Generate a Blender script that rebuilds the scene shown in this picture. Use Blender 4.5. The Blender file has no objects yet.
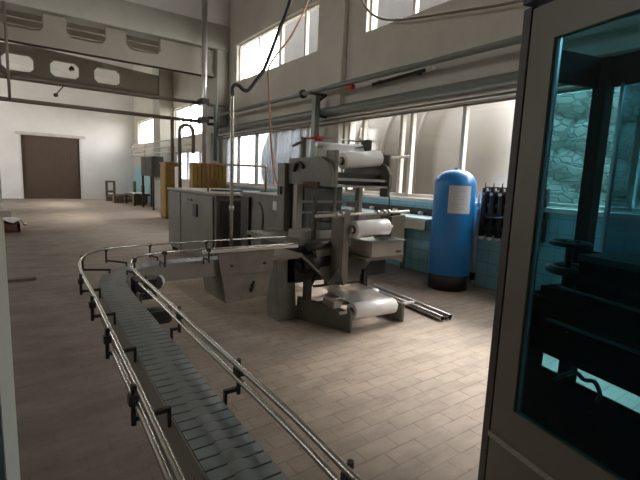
import bpy, bmesh, math, random
from mathutils import Vector, Matrix
random.seed(7)
scene = bpy.context.scene
COL = scene.collection
PI = math.pi

# ---------------------------------------------------------------- materials
MATS = {}
def base_mat(name):
    m = bpy.data.materials.new(name); m.use_nodes = True
    nt = m.node_tree
    for n in list(nt.nodes):
        if n.type not in ('OUTPUT_MATERIAL', 'BSDF_PRINCIPLED'): nt.nodes.remove(n)
    b = next(n for n in nt.nodes if n.type == 'BSDF_PRINCIPLED')
    MATS[name] = m
    return m, nt, b
def pos(nt, scale=(1, 1, 1), swap=None):
    g = nt.nodes.new('ShaderNodeNewGeometry'); out = g.outputs['Position']
    if swap:
        s = nt.nodes.new('ShaderNodeSeparateXYZ'); c = nt.nodes.new('ShaderNodeCombineXYZ')
        nt.links.new(out, s.inputs[0])
        for i, k in enumerate(swap): nt.links.new(s.outputs[k], c.inputs[i])
        out = c.outputs[0]
    mp = nt.nodes.new('ShaderNodeMapping'); mp.inputs['Scale'].default_value = scale
    nt.links.new(out, mp.inputs[0])
    return mp.outputs[0]
def noise(nt, vec, scale, detail=4, rough=.6, lo=.35, hi=.65):
    n = nt.nodes.new('ShaderNodeTexNoise'); n.inputs['Scale'].default_value = scale
    n.inputs['Detail'].default_value = detail; n.inputs['Roughness'].default_value = rough
    nt.links.new(vec, n.inputs['Vector'])
    r = nt.nodes.new('ShaderNodeMapRange')
    r.inputs[1].default_value = lo; r.inputs[2].default_value = hi
    nt.links.new(n.outputs[0], r.inputs[0])
    return r.outputs[0]
def mix(nt, fac, a, b, mode='MIX'):
    x = nt.nodes.new('ShaderNodeMix'); x.data_type = 'RGBA'; x.blend_type = mode
    for sock, v in ((x.inputs[0], fac), (x.inputs[6], a), (x.inputs[7], b)):
        if isinstance(v, (int, float)): sock.default_value = v
        elif isinstance(v, tuple): sock.default_value = (*v, 1) if len(v) == 3 else v
        else: nt.links.new(v, sock)
    return x.outputs[2]
def bump(nt, b, h, strength=.3, dist=.01):
    n = nt.nodes.new('ShaderNodeBump'); n.inputs['Strength'].default_value = strength
    n.inputs['Distance'].default_value = dist
    nt.links.new(h, n.inputs['Height']); nt.links.new(n.outputs[0], b.inputs['Normal'])
def mat(name, c, rough=.6, metal=0., wear=None, wscale=3., wamt=.5, bmp=0., spec=None):
    """painted / metal surface with a second, worn colour in noise patches"""
    m, nt, b = base_mat(name)
    b.inputs['Roughness'].default_value = rough; b.inputs['Metallic'].default_value = metal
    if spec is not None: b.inputs['Specular IOR Level'].default_value = spec
    wear = wear or tuple(x * .75 for x in c)
    v = pos(nt); f = noise(nt, v, wscale, 6, .65)
    mu = nt.nodes.new('ShaderNodeMath'); mu.operation = 'MULTIPLY'; mu.inputs[1].default_value = wamt
    nt.links.new(f, mu.inputs[0])
    nt.links.new(mix(nt, mu.outputs[0], c, wear), b.inputs['Base Color'])
    if bmp: bump(nt, b, noise(nt, v, wscale * 8, 3), bmp, .01)
    return m

def floor_mat():
    m, nt, b = base_mat('floor_bricks')
    v = pos(nt)
    br = nt.nodes.new('ShaderNodeTexBrick'); nt.links.new(v, br.inputs['Vector'])
    br.inputs['Scale'].default_value = 1; br.inputs['Brick Width'].default_value = .265
    br.inputs['Row Height'].default_value = .126; br.inputs['Mortar Size'].default_value = .0055
    br.inputs['Mortar Smooth'].default_value = .3; br.offset = .5
    br.inputs['Color1'].default_value = (.50, .40, .325, 1); br.inputs['Color2'].default_value = (.385, .295, .235, 1)
    br.inputs['Mortar'].default_value = (.17, .13, .105, 1)
    big = noise(nt, v, .55, 5, .6, .38, .68)
    mid = noise(nt, pos(nt, (1, 3.0, 1)), 1.7, 6, .65, .45, .75)
    fine = noise(nt, v, 9, 5, .7, .3, .75)
    c = mix(nt, fine, br.outputs[0], (.50, .41, .335))
    dust = nt.nodes.new('ShaderNodeMath'); dust.operation = 'MULTIPLY'; dust.inputs[1].default_value = .4
    nt.links.new(big, dust.inputs[0])
    c = mix(nt, dust.outputs[0], c, (.43, .36, .305))
    d2 = nt.nodes.new('ShaderNodeMath'); d2.operation = 'MULTIPLY'; d2.inputs[1].default_value = .6
    nt.links.new(mid, d2.inputs[0])
    c = mix(nt, d2.outputs[0], c, (.21, .165, .135))
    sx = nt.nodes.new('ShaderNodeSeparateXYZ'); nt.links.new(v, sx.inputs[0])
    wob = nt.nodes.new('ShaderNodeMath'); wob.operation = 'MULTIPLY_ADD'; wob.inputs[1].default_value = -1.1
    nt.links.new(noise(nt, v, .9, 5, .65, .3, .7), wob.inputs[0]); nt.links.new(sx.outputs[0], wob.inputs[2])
    soil_shade_mask = nt.nodes.new('ShaderNodeMapRange'); soil_shade_mask.inputs[1].default_value = 1.5; soil_shade_mask.inputs[2].default_value = -.3
    soil_shade_mask.inputs[3].default_value = 0; soil_shade_mask.inputs[4].default_value = .85; nt.links.new(wob.outputs[0], soil_shade_mask.inputs[0])
    soil_shade = mix(nt, noise(nt, pos(nt, (.8, 2.2, 1)), 1.3, 7, .7, .35, .65), (.085, .066, .05), (.20, .16, .13))  # streaky soil, deepened to put the dimness of the left side into its colour
    c = mix(nt, soil_shade_mask.outputs[0], c, soil_shade)
    nt.links.new(c, b.inputs['Base Color'])
    b.inputs['Roughness'].default_value = .62; b.inputs['Specular IOR Level'].default_value = .35
    inv = nt.nodes.new('ShaderNodeMath'); inv.operation = 'SUBTRACT'; inv.inputs[0].default_value = 1
    nt.links.new(br.outputs[1], inv.inputs[1]); bump(nt, b, inv.outputs[0], .5, .004)
def tile_mat():
    m, nt, b = base_mat('blue_tiles')
    br = nt.nodes.new('ShaderNodeTexBrick'); nt.links.new(pos(nt, swap=(1, 2, 0)), br.inputs['Vector'])
    br.inputs['Scale'].default_value = 1; br.inputs['Brick Width'].default_value = .2
    br.inputs['Row Height'].default_value = .2; br.inputs['Mortar Size'].default_value = .004; br.offset = 0
    br.inputs['Color1'].default_value = (.26, .56, .70, 1); br.inputs['Color2'].default_value = (.32, .62, .74, 1)
    br.inputs['Mortar'].default_value = (.14, .30, .38, 1)
    nt.links.new(br.outputs[0], b.inputs['Base Color']); b.inputs['Roughness'].default_value = .25
def stone_mat():
    m, nt, b = base_mat('rough_stone')
    v = pos(nt, swap=(1, 2, 0))
    vo = nt.nodes.new('ShaderNodeTexVoronoi'); vo.inputs['Scale'].default_value = 4.5
    vo.feature = 'DISTANCE_TO_EDGE'
    mp = nt.nodes.new('ShaderNodeMapping'); mp.inputs['Scale'].default_value = (1, 1.7, 1)
    nt.links.new(v, mp.inputs[0]); nt.links.new(mp.outputs[0], vo.inputs['Vector'])
    r = nt.nodes.new('ShaderNodeMapRange'); r.inputs[2].default_value = .12
    nt.links.new(vo.outputs[0], r.inputs[0])
    c = mix(nt, r.outputs[0], (.10, .105, .095), (.15, .155, .145))
    c = mix(nt, noise(nt, v, 2.2, 6, .7), c, (.10, .115, .095))
    nt.links.new(c, b.inputs['Base Color']); b.inputs['Roughness'].default_value = .9
    bump(nt, b, r.outputs[0], .8, .05)
def glass_mat(name, tint, trans=.75, film=(.8, .8, .8), gloss=.06, rough=.05, dirt=0.):
    """thin pane: tinted see-through, a translucent dirty film and a faint reflection"""
    m, nt, b = base_mat(name); nt.nodes.remove(b)
    out = next(n for n in nt.nodes if n.type == 'OUTPUT_MATERIAL')
    t = nt.nodes.new('ShaderNodeBsdfTransparent'); t.inputs[0].default_value = (*tint, 1)
    d = nt.nodes.new('ShaderNodeBsdfTranslucent'); d.inputs[0].default_value = (*film, 1)
    g = nt.nodes.new('ShaderNodeBsdfGlossy'); g.inputs['Roughness'].default_value = rough
    a = nt.nodes.new('ShaderNodeMixShader'); a.inputs[0].default_value = 1 - trans
    if dirt:
        f = noise(nt, pos(nt, (1, 2.2, .6)), 1.3, 5, .6, .3, .7)
        mr = nt.nodes.new('ShaderNodeMapRange'); nt.links.new(f, mr.inputs[0])
        mr.inputs[3].default_value = max(0, 1 - trans - dirt); mr.inputs[4].default_value = min(1, 1 - trans + dirt)
        nt.links.new(mr.outputs[0], a.inputs[0])
    nt.links.new(t.outputs[0], a.inputs[1]); nt.links.new(d.outputs[0], a.inputs[2])
    z = nt.nodes.new('ShaderNodeMixShader'); z.inputs[0].default_value = gloss
    nt.links.new(a.outputs[0], z.inputs[1]); nt.links.new(g.outputs[0], z.inputs[2])
    nt.links.new(z.outputs[0], out.inputs[0])

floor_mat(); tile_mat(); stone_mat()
mat('wall_paint', (.54, .515, .46), .85, wear=(.45, .425, .37), wscale=1.2, wamt=.7, bmp=.1)
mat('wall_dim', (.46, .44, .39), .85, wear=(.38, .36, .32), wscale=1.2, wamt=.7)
mat('white_plaster', (.80, .785, .775), .9, wear=(.69, .675, .655), wscale=.8, wamt=.6, bmp=.08)
mat('concrete', (.28, .255, .215), .9, wear=(.24, .225, .195), wscale=1.5, wamt=.7, bmp=.12)
mat('concrete_pale', (.40, .385, .34), .9, wear=(.33, .315, .28), wscale=1.2, wamt=.7, bmp=.12)
mat('ceiling_paint', (.46, .44, .39), .9, wear=(.38, .36, .32), wscale=1., wamt=.7)
mat('gate_brown', (.105, .07, .05), .6, wear=(.075, .05, .036), wscale=2)
mat('window_frame_paint', (.62, .58, .52), .6, wear=(.45, .40, .35), wscale=6)
mat('sill_stone', (.66, .66, .63), .5, wear=(.5, .5, .48))
mat('machine_grey', (.17, .165, .14), .5, wear=(.11, .105, .085), wscale=5, wamt=.8)
mat('machine_olive', (.20, .185, .15), .5, wear=(.12, .108, .084), wscale=4, wamt=.7)
mat('cabinet_grey', (.17, .16, .14), .5, wear=(.12, .112, .096), wscale=2.5, wamt=.7)
mat('beige_metal', (.34, .305, .26), .55, wear=(.22, .19, .16), wscale=3, wamt=.7)
mat('hopper_beige', (.215, .185, .15), .55, wear=(.13, .11, .085), wscale=5, wamt=.9)
mat('pale_steel', (.80, .76, .70), .35, .35, wear=(.62, .58, .53), wscale=12)
mat('dark_metal', (.035, .034, .032), .5, .3, wear=(.08, .065, .05), wscale=8)
mat('black_plastic', (.02, .02, .022), .45)
mat('steel', (.56, .55, .53), .3, 1., wear=(.42, .40, .38), wscale=10)
mat('chrome', (.50, .47, .43), .27, 1., wear=(.40, .37, .33), wscale=5, wamt=.4)
mat('side_plate', (.26, .235, .205), .5, .2, wear=(.19, .165, .14), wscale=6)
mat('slat_grey', (.30, .32, .315), .4, .2, wear=(.215, .23, .225), wscale=6, wamt=.8)
mat('pipe_green', (.15, .165, .145), .4, wear=(.10, .105, .09), wscale=5)
mat('pipe_brown', (.16, .13, .10), .6, wear=(.11, .085, .065), wscale=5)
mat('pipe_pale', (.60, .57, .53), .5, wear=(.42, .38, .34), wscale=5)
mat('pole_metal', (.60, .585, .56), .3, .7, wear=(.32, .30, .27), wscale=3)
mat('tank_blue', (.018, .22, .60), .35, wear=(.014, .18, .50), wscale=2, wamt=.6)
mat('label_paper', (.62, .64, .68), .7, wear=(.52, .54, .58), wscale=14, wamt=.8)
mat('film_roll', (.90, .885, .875), .28, wear=(.80, .785, .775), wscale=9, wamt=.7)
mat('cardboard', (.21, .15, .10), .8)
mat('yellow_paint', (.30, .165, .012), .5, wear=(.20, .105, .01), wscale=3, wamt=.8)
mat('wood_dark', (.17, .12, .085), .8, wear=(.10, .07, .05), wscale=7)
mat('wood_pale', (.38, .29, .20), .8, wear=(.26, .19, .13), wscale=7)
mat('plastic_white', (.72, .71, .69), .5, wear=(.55, .53, .50), wscale=5)
mat('red_paint', (.36, .035, .03), .5)
mat('crate_red', (.16, .05, .04), .6)
mat('orange_hose', (.48, .24, .13), .6, wear=(.36, .18, .10))
mat('rail_rust', (.40, .19, .10), .6, wear=(.30, .14, .08))
mat('cabin_frame', (.15, .138, .108), .42, wear=(.12, .108, .086), wscale=2.5, wamt=.6)
mat('cabin_dark', (.055, .05, .045), .5)
mat('cabin_navy', (.02, .022, .05), .5)
mat('seal_black', (.008, .008, .008), .8, spec=.08)
mat('inner_aluminium', (.42, .45, .47), .35, .7)
mat('post_white', (.78, .70, .62), .5, wear=(.66, .58, .50), wscale=4)
mat('panel_blue_grey', (.10, .125, .15), .5)
mat('tank_outside', (.075, .064, .052), .6, wear=(.045, .038, .03), wscale=.8, wamt=.8)
mat('shed_sheet', (.020, .015, .011), .8, wear=(.006, .005, .004), wscale=2, wamt=.9)
mat('outside_ground', (.30, .30, .26), .9)
mat('leaf_green', (.12, .20, .06), .8, wear=(.22, .30, .12), wscale=4)
mat('dado_pale_blue', (.30, .50, .55), .5, wear=(.24, .42, .47))
mat('bench_blue', (.42, .55, .60), .4, wear=(.33, .44, .48))
mat('rust_spot', (.10, .055, .035), .8)
mat('grime', (.14, .115, .095), .8, wear=(.20, .165, .14), wscale=5, wamt=.9)
glass_mat('window_glass', (.97, .97, .96), .985, (.12, .125, .13), .03, .05, .01)
glass_mat('window_glass_clear', (.97, .96, .94), .97, (.15, .145, .135), .03, .05, .02)
glass_mat('window_glass_milky', (.93, .95, .97), .35, (.15, .165, .18), .03, .15, .2)
glass_mat('cabin_glass_dim', (.42, .55, .58), 1.0, (.1, .2, .2), .02, .05)
glass_mat('cabin_glass', (.42, .74, .83), 1.0, (.3, .5, .5), .018, .02)
glass_mat('film_web', (.95, .94, .93), .42, (.92, .90, .89), .05, .3, .2)
glass_mat('curtain_film', (.75, .75, .72), .75, (.6, .6, .58), .12, .15, .1)

# ---------------------------------------------------------------- builders
def tag(o, label=None, cat=None, group=None, kind=None):
    if label: o['label'] = label
    if cat: o['category'] = cat
    if group: o['group'] = group
    if kind: o['kind'] = kind
    return o
def thing(name, label, cat, loc, group=None):
    o = bpy.data.objects.new(name, None); COL.objects.link(o)
    o.location = loc; o.empty_display_size = .1
    return tag(o, label, cat, group)
def world_loc(o):
    v = Vector(o.location)
    while o.parent: o = o.parent; v += Vector(o.location)
    return v
class MB:
    def __init__(s, T=None): s.bm = bmesh.new(); s.T = T
    def _v(s, p):
        p = Vector(p)
        return s.bm.verts.new(s.T @ p if s.T else p)
    def _f(s, vs, smooth=False):
        try: f = s.bm.faces.new(vs); f.smooth = smooth
        except ValueError: pass
    def box(s, x0, x1, y0, y1, z0, z1):
        v = [s._v(p) for p in ((x0,y0,z0),(x1,y0,z0),(x1,y1,z0),(x0,y1,z0),(x0,y0,z1),(x1,y0,z1),(x1,y1,z1),(x0,y1,z1))]
        for q in ((3,2,1,0),(4,5,6,7),(0,1,5,4),(1,2,6,5),(2,3,7,6),(3,0,4,7)): s._f([v[i] for i in q])
        return s
    def bar(s, a, b, w, h, up=(0, 0, 1)):
        a, b = Vector(a), Vector(b); d = (b - a).normalized()
        u = Vector(up) - d * d.dot(Vector(up))
        if u.length < 1e-4: u = Vector((1, 0, 0)) - d * d.x
        u.normalize(); r = d.cross(u)
        v = []
        for p in (a, b):
            for i, j in ((-1,-1),(1,-1),(1,1),(-1,1)): v.append(s._v(p + r * (w/2*i) + u * (h/2*j)))
        for q in ((0,1,2,3),(7,6,5,4),(0,4,5,1),(1,5,6,2),(2,6,7,3),(3,7,4,0)): s._f([v[i] for i in q])
        return s
    def prism(s, pts, axis, a, b):
        """outline pts in the two axes other than `axis`, extruded from a to b"""
        def mk(p, t):
            if axis == 'X': return (t, p[0], p[1])
            if axis == 'Y': return (p[0], t, p[1])
            return (p[0], p[1], t)
        A = [s._v(mk(p, a)) for p in pts]; B = [s._v(mk(p, b)) for p in pts]
        n = len(pts); s._f(A[::-1]); s._f(B)
        for i in range(n): s._f([A[i], A[(i+1)%n], B[(i+1)%n], B[i]])
        return s
    def lathe(s, o, axis, prof, n=24, cap=True):
        """prof: (distance along axis, radius)"""
        o = Vector(o); d = Vector(axis).normalized()
        u = d.orthogonal().normalized(); w = d.cross(u)
        rings = []
        for t, r in prof:
            c = o + d * t
            rings.append([s._v(c + (u * math.cos(2*PI*k/n) + w * math.sin(2*PI*k/n)) * max(r, 1e-4)) for k in range(n)])
        for R0, R1 in zip(rings, rings[1:]):
            for k in range(n): s._f([R0[k], R0[(k+1)%n], R1[(k+1)%n], R1[k]], True)
        if cap: s._f(rings[0][::-1]); s._f(rings[-1])
        return s
    def cyl(s, a, b, r, n=16, r2=None):
        a, b = Vector(a), Vector(b); L = (b - a).length
        return s.lathe(a, b - a, [(0, r), (L, r if r2 is None else r2)], n)
    def tube(s, pts, r, n=10):
        pts = [Vector(p) for p in pts]; rings = []; up = None
        for i, p in enumerate(pts):
            d = (pts[min(i+1, len(pts)-1)] - pts[max(i-1, 0)]).normalized()
            if up is None: up = d.orthogonal().normalized()
            up = (up - d * d.dot(up)).normalized(); w = d.cross(up)
            rings.append([s._v(p + (up * math.cos(2*PI*k/n) + w * math.sin(2*PI*k/n)) * r) for k in range(n)])
        for R0, R1 in zip(rings, rings[1:]):
            for k in range(n): s._f([R0[k], R0[(k+1)%n], R1[(k+1)%n], R1[k]], True)
        s._f(rings[0][::-1]); s._f(rings[-1])
        return s
    def grid(s, fn, nu, nv, thick=None):
        V = [[s._v(fn(i/nu, j/nv)) for j in range(nv+1)] for i in range(nu+1)]
        for i in range(nu):
            for j in range(nv): s._f([V[i][j], V[i+1][j], V[i+1][j+1], V[i][j+1]], True)
        return s
    def build(s, name, m, parent=None, bevel=0, solid=0):
        me = bpy.data.meshes.new(name)
        bmesh.ops.recalc_face_normals(s.bm, faces=s.bm.faces)
        o = bpy.data.objects.new(name, me); COL.objects.link(o)
        if parent is not None:
            off = world_loc(parent)
            for v in s.bm.verts: v.co -= off
            o.parent = parent
        else:
            vs = [v.co for v in s.bm.verts]
            off = Vector(((min(v.x for v in vs)+max(v.x for v in vs))/2, (min(v.y for v in vs)+max(v.y for v in vs))/2, min(v.z for v in vs)))
            for v in s.bm.verts: v.co -= off
            o.location = off
        s.bm.to_mesh(me); s.bm.free()
        me.materials.append(MATS[m])
        if bevel:
            md = o.modifiers.new('bevel', 'BEVEL'); md.width = bevel; md.segments = 2; md.limit_method = 'ANGLE'; md.angle_limit = math.radians(40)
        if solid:
            md = o.modifiers.new('solid', 'SOLIDIFY'); md.thickness = solid
        return o
def catmull(pts, k=8):
    P = [Vector(p) for p in pts]; out = []
    for i in range(len(P)-1):
        a, b, c, d = P[max(i-1,0)], P[i], P[i+1], P[min(i+2, len(P)-1)]
        for j in range(k):
            t = j / k
            out.append(.5*((2*b) + (c-a)*t + (2*a-5*b+4*c-d)*t*t + (3*b-a-3*c+d)*t**3))
    out.append(P[-1]); return out
def struct(o): o['kind'] = 'structure'; return o

# ---------------------------------------------------------------- camera
cam_d = bpy.data.cameras.new('camera'); cam = bpy.data.objects.new('camera', cam_d); COL.objects.link(cam)
scene.camera = cam
Mw = ((0.8114992733, -0.5830332930, 0.0392569560), (0.0498069073, 0.1359469328, 0.9894633411), (-0.5822269329, -0.8009935148, 0.1393599223))
rot = Matrix(Mw).transposed()
cam.matrix_world = Matrix.Translation((0, 0, 1.6)) @ rot.to_4x4()
cam_d.sensor_width = 36; cam_d.lens = 425 * 36 / 640; cam_d.clip_start = .02; cam_d.clip_end = 300

# ---------------------------------------------------------------- shell
W = 6.1; FAR = 27.8; LEFT = -7.0; BACK = -5.0
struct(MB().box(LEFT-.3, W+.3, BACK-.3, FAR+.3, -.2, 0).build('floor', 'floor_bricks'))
c = MB().box(LEFT-.3, W+.3, BACK-.3, 14.5, 8.6, 8.8)
c.box(LEFT-.3, W+.3, 14.5, 20.5, 6.75, 8.8)
for y in (15.3, 16.2, 17.1, 18.0, 18.9, 19.8): c.box(LEFT, W, y-.08, y+.08, 6.5, 6.75)
for y in (9.4, 10.6, 11.8, 13.0): c.box(LEFT, W, y-.1, y+.1, 8.3, 8.6)
c.box(LEFT-.3, W+.3, 20.5, FAR+.3, 7.9, 8.8)
struct(c.build('ceiling', 'ceiling_paint'))
# right wall with openings
WIN = [  # y0, y1, z0, z1, mullions, glass
    (8.8, 13.35, 4.66, 5.82, (9.5, 10.7, 12.0), 'window_glass'),
    (2.1, 7.07, 4.66, 5.82, (3.3, 4.6, 5.85), 'window_glass'),
    (-4.4, -1.0, 3.2, 5.82, (-3.2, -2.1), 'window_glass'),  # unseen window behind the camera, added to brighten the walls
    (16.1, 20.0, 3.2, 4.5, (17.1, 18.1, 19.1), 'window_glass'),
    (22.5, 26.8, 3.2, 4.5, (23.6, 24.7, 25.8), 'window_glass'),
    (8.55, 14.4, 1.36, 2.98, (9.25, 9.57, 10.9, 12.1, 13.4), 'window_glass_milky'),
    (1.5, 7.6, 1.36, 2.98, (2.05, 3.3, 4.56, 5.72, 5.98, 7.1), 'window_glass_clear'),
    (15.4, 20.0, 1.36, 2.6, (17, 18.5), 'window_glass_milky'),
]
ys = sorted({BACK-.3, FAR+.3, *[w[0] for w in WIN], *[w[1] for w in WIN]})
zs = sorted({-.2, 8.8, *[w[2] for w in WIN], *[w[3] for w in WIN]})
wr = MB()
for y0, y1 in zip(ys, ys[1:]):
    z_start = None
    for z0, z1 in zip(zs, zs[1:]):
        ym, zm = (y0+y1)/2, (z0+z1)/2
        hole = any(a < ym < b and c0 < zm < d for a, b, c0, d, *_ in WIN)
        if hole:
            if z_start is not None: wr.box(W, W+.3, y0, y1, z_start, z0); z_start = None
        elif z_start is None: z_start = z0
    if z_start is not None: wr.box(W, W+.3, y0, y1, z_start, zs[-1])
struct(wr.build('wall_right', 'wall_paint'))
for i, (y0, y1, z0, z1, mul, g) in enumerate(WIN):
    f = MB(); t = .05
    f.box(W+.1, W+.18, y0, y1, z0, z0+t).box(W+.1, W+.18, y0, y1, z1-t, z1)
    f.box(W+.1, W+.18, y0, y0+t, z0, z1).box(W+.1, W+.18, y1-t, y1, z0, z1)
    for m in mul: f.box(W+.09, W+.18, m-.035, m+.035, z0, z1)
    o = struct(f.build('window_%d' % (i+1), 'window_frame_paint'))
    e = [y0] + list(mul) + [y1]
    for a, b in zip(e, e[1:]):
        MB().box(W+.135, W+.141, a+.03, b-.03, z0+.045, z1-.045).build('pane', g, o)
    L = bpy.data.lights.new('daylight_portal_%d' % (i+1), 'AREA'); L.shape = 'RECTANGLE'
    L.size = z1-z0; L.size_y = y1-y0; L.cycles.is_portal = True
    lo = bpy.data.objects.new(L.name, L); COL.objects.link(lo)
    lo.location = (W+.32, (y0+y1)/2, (z0+z1)/2); lo.rotation_euler = (0, PI/2, 0)
# tiled dado and sill
struct(MB().box(W-.03, W, BACK, 14.4, 0, 1.28).build('trim_1', 'blue_tiles'))
struct(MB().box(W-.03, W, 23.5, FAR, 0, 1.95).build('trim_3', 'dado_pale_blue'))
struct(MB().box(W-.12, W+.1, BACK, 14.4, 1.28, 1.345).build('trim_2', 'sill_stone', bevel=.006))
# far wall, gate
struct(MB().box(LEFT-.3, .5, FAR, FAR+.3, -.2, 8.8).box(3.2, W+.3, FAR, FAR+.3, -.2, 8.8).box(.5, 3.2, FAR, FAR+.3, 3.36, 8.8)
       .box(LEFT, .5, FAR-.12, FAR, 6.9, 7.9).box(.5, W, FAR-.12, FAR, 6.9, 7.9).build('wall_far', 'white_plaster'))
gate = MB()
for k in range(18): gate.box(.5+k*.15, .5+(k+1)*.15-.012, FAR+.06, FAR+.12, 0, 3.36)
gate.box(.5, 3.2, FAR+.1, FAR+.16, 0, 3.36)
g = struct(gate.build('door_1', 'gate_brown'))
MB().box(.27, 3.5, FAR-.1, FAR+.02, 3.37, 3.52).build('lintel_track', 'pipe_pale', g)
MB().box(.42, .5, FAR-.03, FAR+.1, 0, 3.36).build('jamb', 'plastic_white', g)
MB().box(3.2, 3.3, FAR-.03, FAR+.1, 0, 3.36).build('jamb', 'plastic_white', g)
# left wall with unseen windows added for fill light, back wall
LEFT_FILL_WIN = [(6.0, 10.5, 5.6, 6.7), (21.0, 26.5, 3.0, 5.6)]
wl = MB(); prev = BACK-.3
for y0, y1, z0, z1 in LEFT_FILL_WIN:
    wl.box(LEFT-.3, LEFT, prev, y0, -.2, 8.8).box(LEFT-.3, LEFT, y0, y1, -.2, z0).box(LEFT-.3, LEFT, y0, y1, z1, 8.8); prev = y1
wl.box(LEFT-.3, LEFT, prev, FAR+.3, -.2, 8.8)
struct(wl.build('wall_left', 'wall_dim'))
for i, (y0, y1, z0, z1) in enumerate(LEFT_FILL_WIN):
    f = MB().box(LEFT-.2, LEFT-.1, y0, y1, z0, z0+.06).box(LEFT-.2, LEFT-.1, y0, y1, z1-.06, z1)
    for k in range(5):
        y = y0 + (y1-y0-.06)*k/4; f.box(LEFT-.2, LEFT-.1, y, y+.06, z0, z1)
    f = struct(f.build('window_%d' % (9+i), 'window_frame_paint'))
    MB().box(LEFT-.16, LEFT-.154, y0+.02, y1-.02, z0+.04, z1-.04).build('pane', 'window_glass', f)
    L = bpy.data.lights.new('daylight_portal_%d' % (9+i), 'AREA'); L.shape = 'RECTANGLE'; L.size = z1-z0; L.size_y = y1-y0; L.cycles.is_portal = True
    lo = bpy.data.objects.new(L.name, L); COL.objects.link(lo); lo.location = (LEFT-.32, (y0+y1)/2, (z0+z1)/2); lo.rotation_euler = (0, -PI/2, 0)
struct(MB().box(LEFT-.3, W+.3, BACK-.3, BACK, -.2, 8.8).build('wall_back', 'wall_dim'))

# roof beams with eight-sided openings
def roof_beam(y, x0, x1, zb, ztop, thick, mname):
    """web cut by openings: columns of solid between them plus chords, as one mesh"""
    b = MB(); per = 1.52; first = -.08 - 4*per; ow = .98; oz0, oz1 = 5.21, 5.82; ch = .14
    b.box(x0, x1, y-thick/2, y+thick/2, zb, oz0)
    xs = [first + k*per for k in range(20) if x0+.2 < first + k*per < x1-1.9]
    prev = x0
    for x in xs:
        b.box(prev, x, y-thick/2, y+thick/2, oz0, oz1); prev = x + ow
        for (cx, sx) in ((x, 1), (x+ow, -1)):
            for (cz, sz) in ((oz0, 1), (oz1, -1)):
                b.prism([(cx, cz), (cx+sx*ch, cz), (cx, cz+sz*ch)], 'Y', y-thick/2, y+thick/2)
    b.box(prev, x1, y-thick/2, y+thick/2, oz0, oz1)
    mid = (LEFT + W) / 2 + 1.5
    b.prism([(x0, oz1), (x1, oz1), (x1, ztop(x1)), (mid, ztop(mid)), (x0, ztop(x0))], 'Y', y-thick/2, y+thick/2)
    b.box(x0, x1, y-thick*.9, y+thick*.9, zb, zb+.12)
    return b
b = roof_beam(14.25, LEFT, W, 4.86, lambda x: 6.5, .16, 'concrete')
struct(b.build('roof_beam', 'concrete'))
struct(MB().box(LEFT, W, 13.9, 14.5, 5.70, 6.47).build('roof_beam', 'concrete_pale', bevel=.02))
struct(MB().box(LEFT, W, 14.02, 14.5, 6.47, 8.6).build('wall_middle', 'white_plaster'))
b = roof_beam(20.3, LEFT, W, 4.9, lambda x: 6.27 - .068*abs(x+.2) - .0, .2, 'concrete')
struct(b.build('roof_beam', 'concrete'))
struct(MB().box(LEFT, W, 20.4, 20.5, 6.6, 7.9).build('wall_middle', 'ceiling_paint'))
# pillars on the window wall
p = MB().box(5.68, W, 13.95, 14.9, 3.05, 6.47).box(5.72, W, 14.62, 15.2, 0, 3.05)
struct(p.build('pillar', 'concrete_pale', bevel=.02))
struct(MB().box(5.5, W, 20.1, 21.2, 0, 6.4).build('pillar', 'concrete_pale', bevel=.02))
struct(MB().box(5.95, W, 7.66, 8.45, 0, 8.6).build('pillar', 'wall_paint', bevel=.02))

# ---------------------------------------------------------------- outside
struct(MB().box(W+.3, 40, -20, 45, -.6, -.4).build('ground_outside', 'outside_ground'))
def outside_tank(y0, y1, label):
    t = thing('storage_tank', label, 'tank', (9.6, (y0+y1)/2, -.4), 'storage tanks outside the windows')
    b = MB().lathe((9.6, y0, 2.1), (0, 1, 0), [(0, .02), (.08, .9), (.25, 1.6), (.5, 2.1), (.6, 2.2), (y1-y0-.6, 2.2), (y1-y0-.5, 2.1), (y1-y0-.25, 1.6), (y1-y0-.08, .9), (y1-y0, .02)], 40)
    b.build('shell', 'tank_outside', t)
    r = MB()
    for k in range(1, 4):
        y = y0 + (y1-y0)*k/4
        r.lathe((9.6, y-.04, 2.1), (0, 1, 0), [(0, 2.2), (0, 2.24), (.08, 2.24), (.08, 2.2)], 40, cap=False)
    r.build('hoop', 'tank_outside', t)
    for y in (y0+.9, y1-1.0):
        MB().box(8.6, 10.6, y-.12, y+.12, -.4, .6).build('saddle', 'concrete', t)
outside_tank(5.6, 9.9, 'large beige horizontal tank outside the panes behind the blue pressure vessel')
outside_tank(10.1, 14.6, 'large beige horizontal tank outside the panes behind the upper film roll')
st = MB()
def stone(u, v):
    y = -6 + 11.2*u; z = -.4 + 4.4*v
    return (9.4 + .12*math.sin(y*7.1+z*3.3) + .1*math.sin(z*9.7-y*2.1) + .35*v, y, z)
st.grid(stone, 100, 40)
tag(st.build('stone_wall', 'rough_stone', solid=.4), 'rough pale stone wall outside, seen teal through the cabin glass', 'wall')

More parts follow.
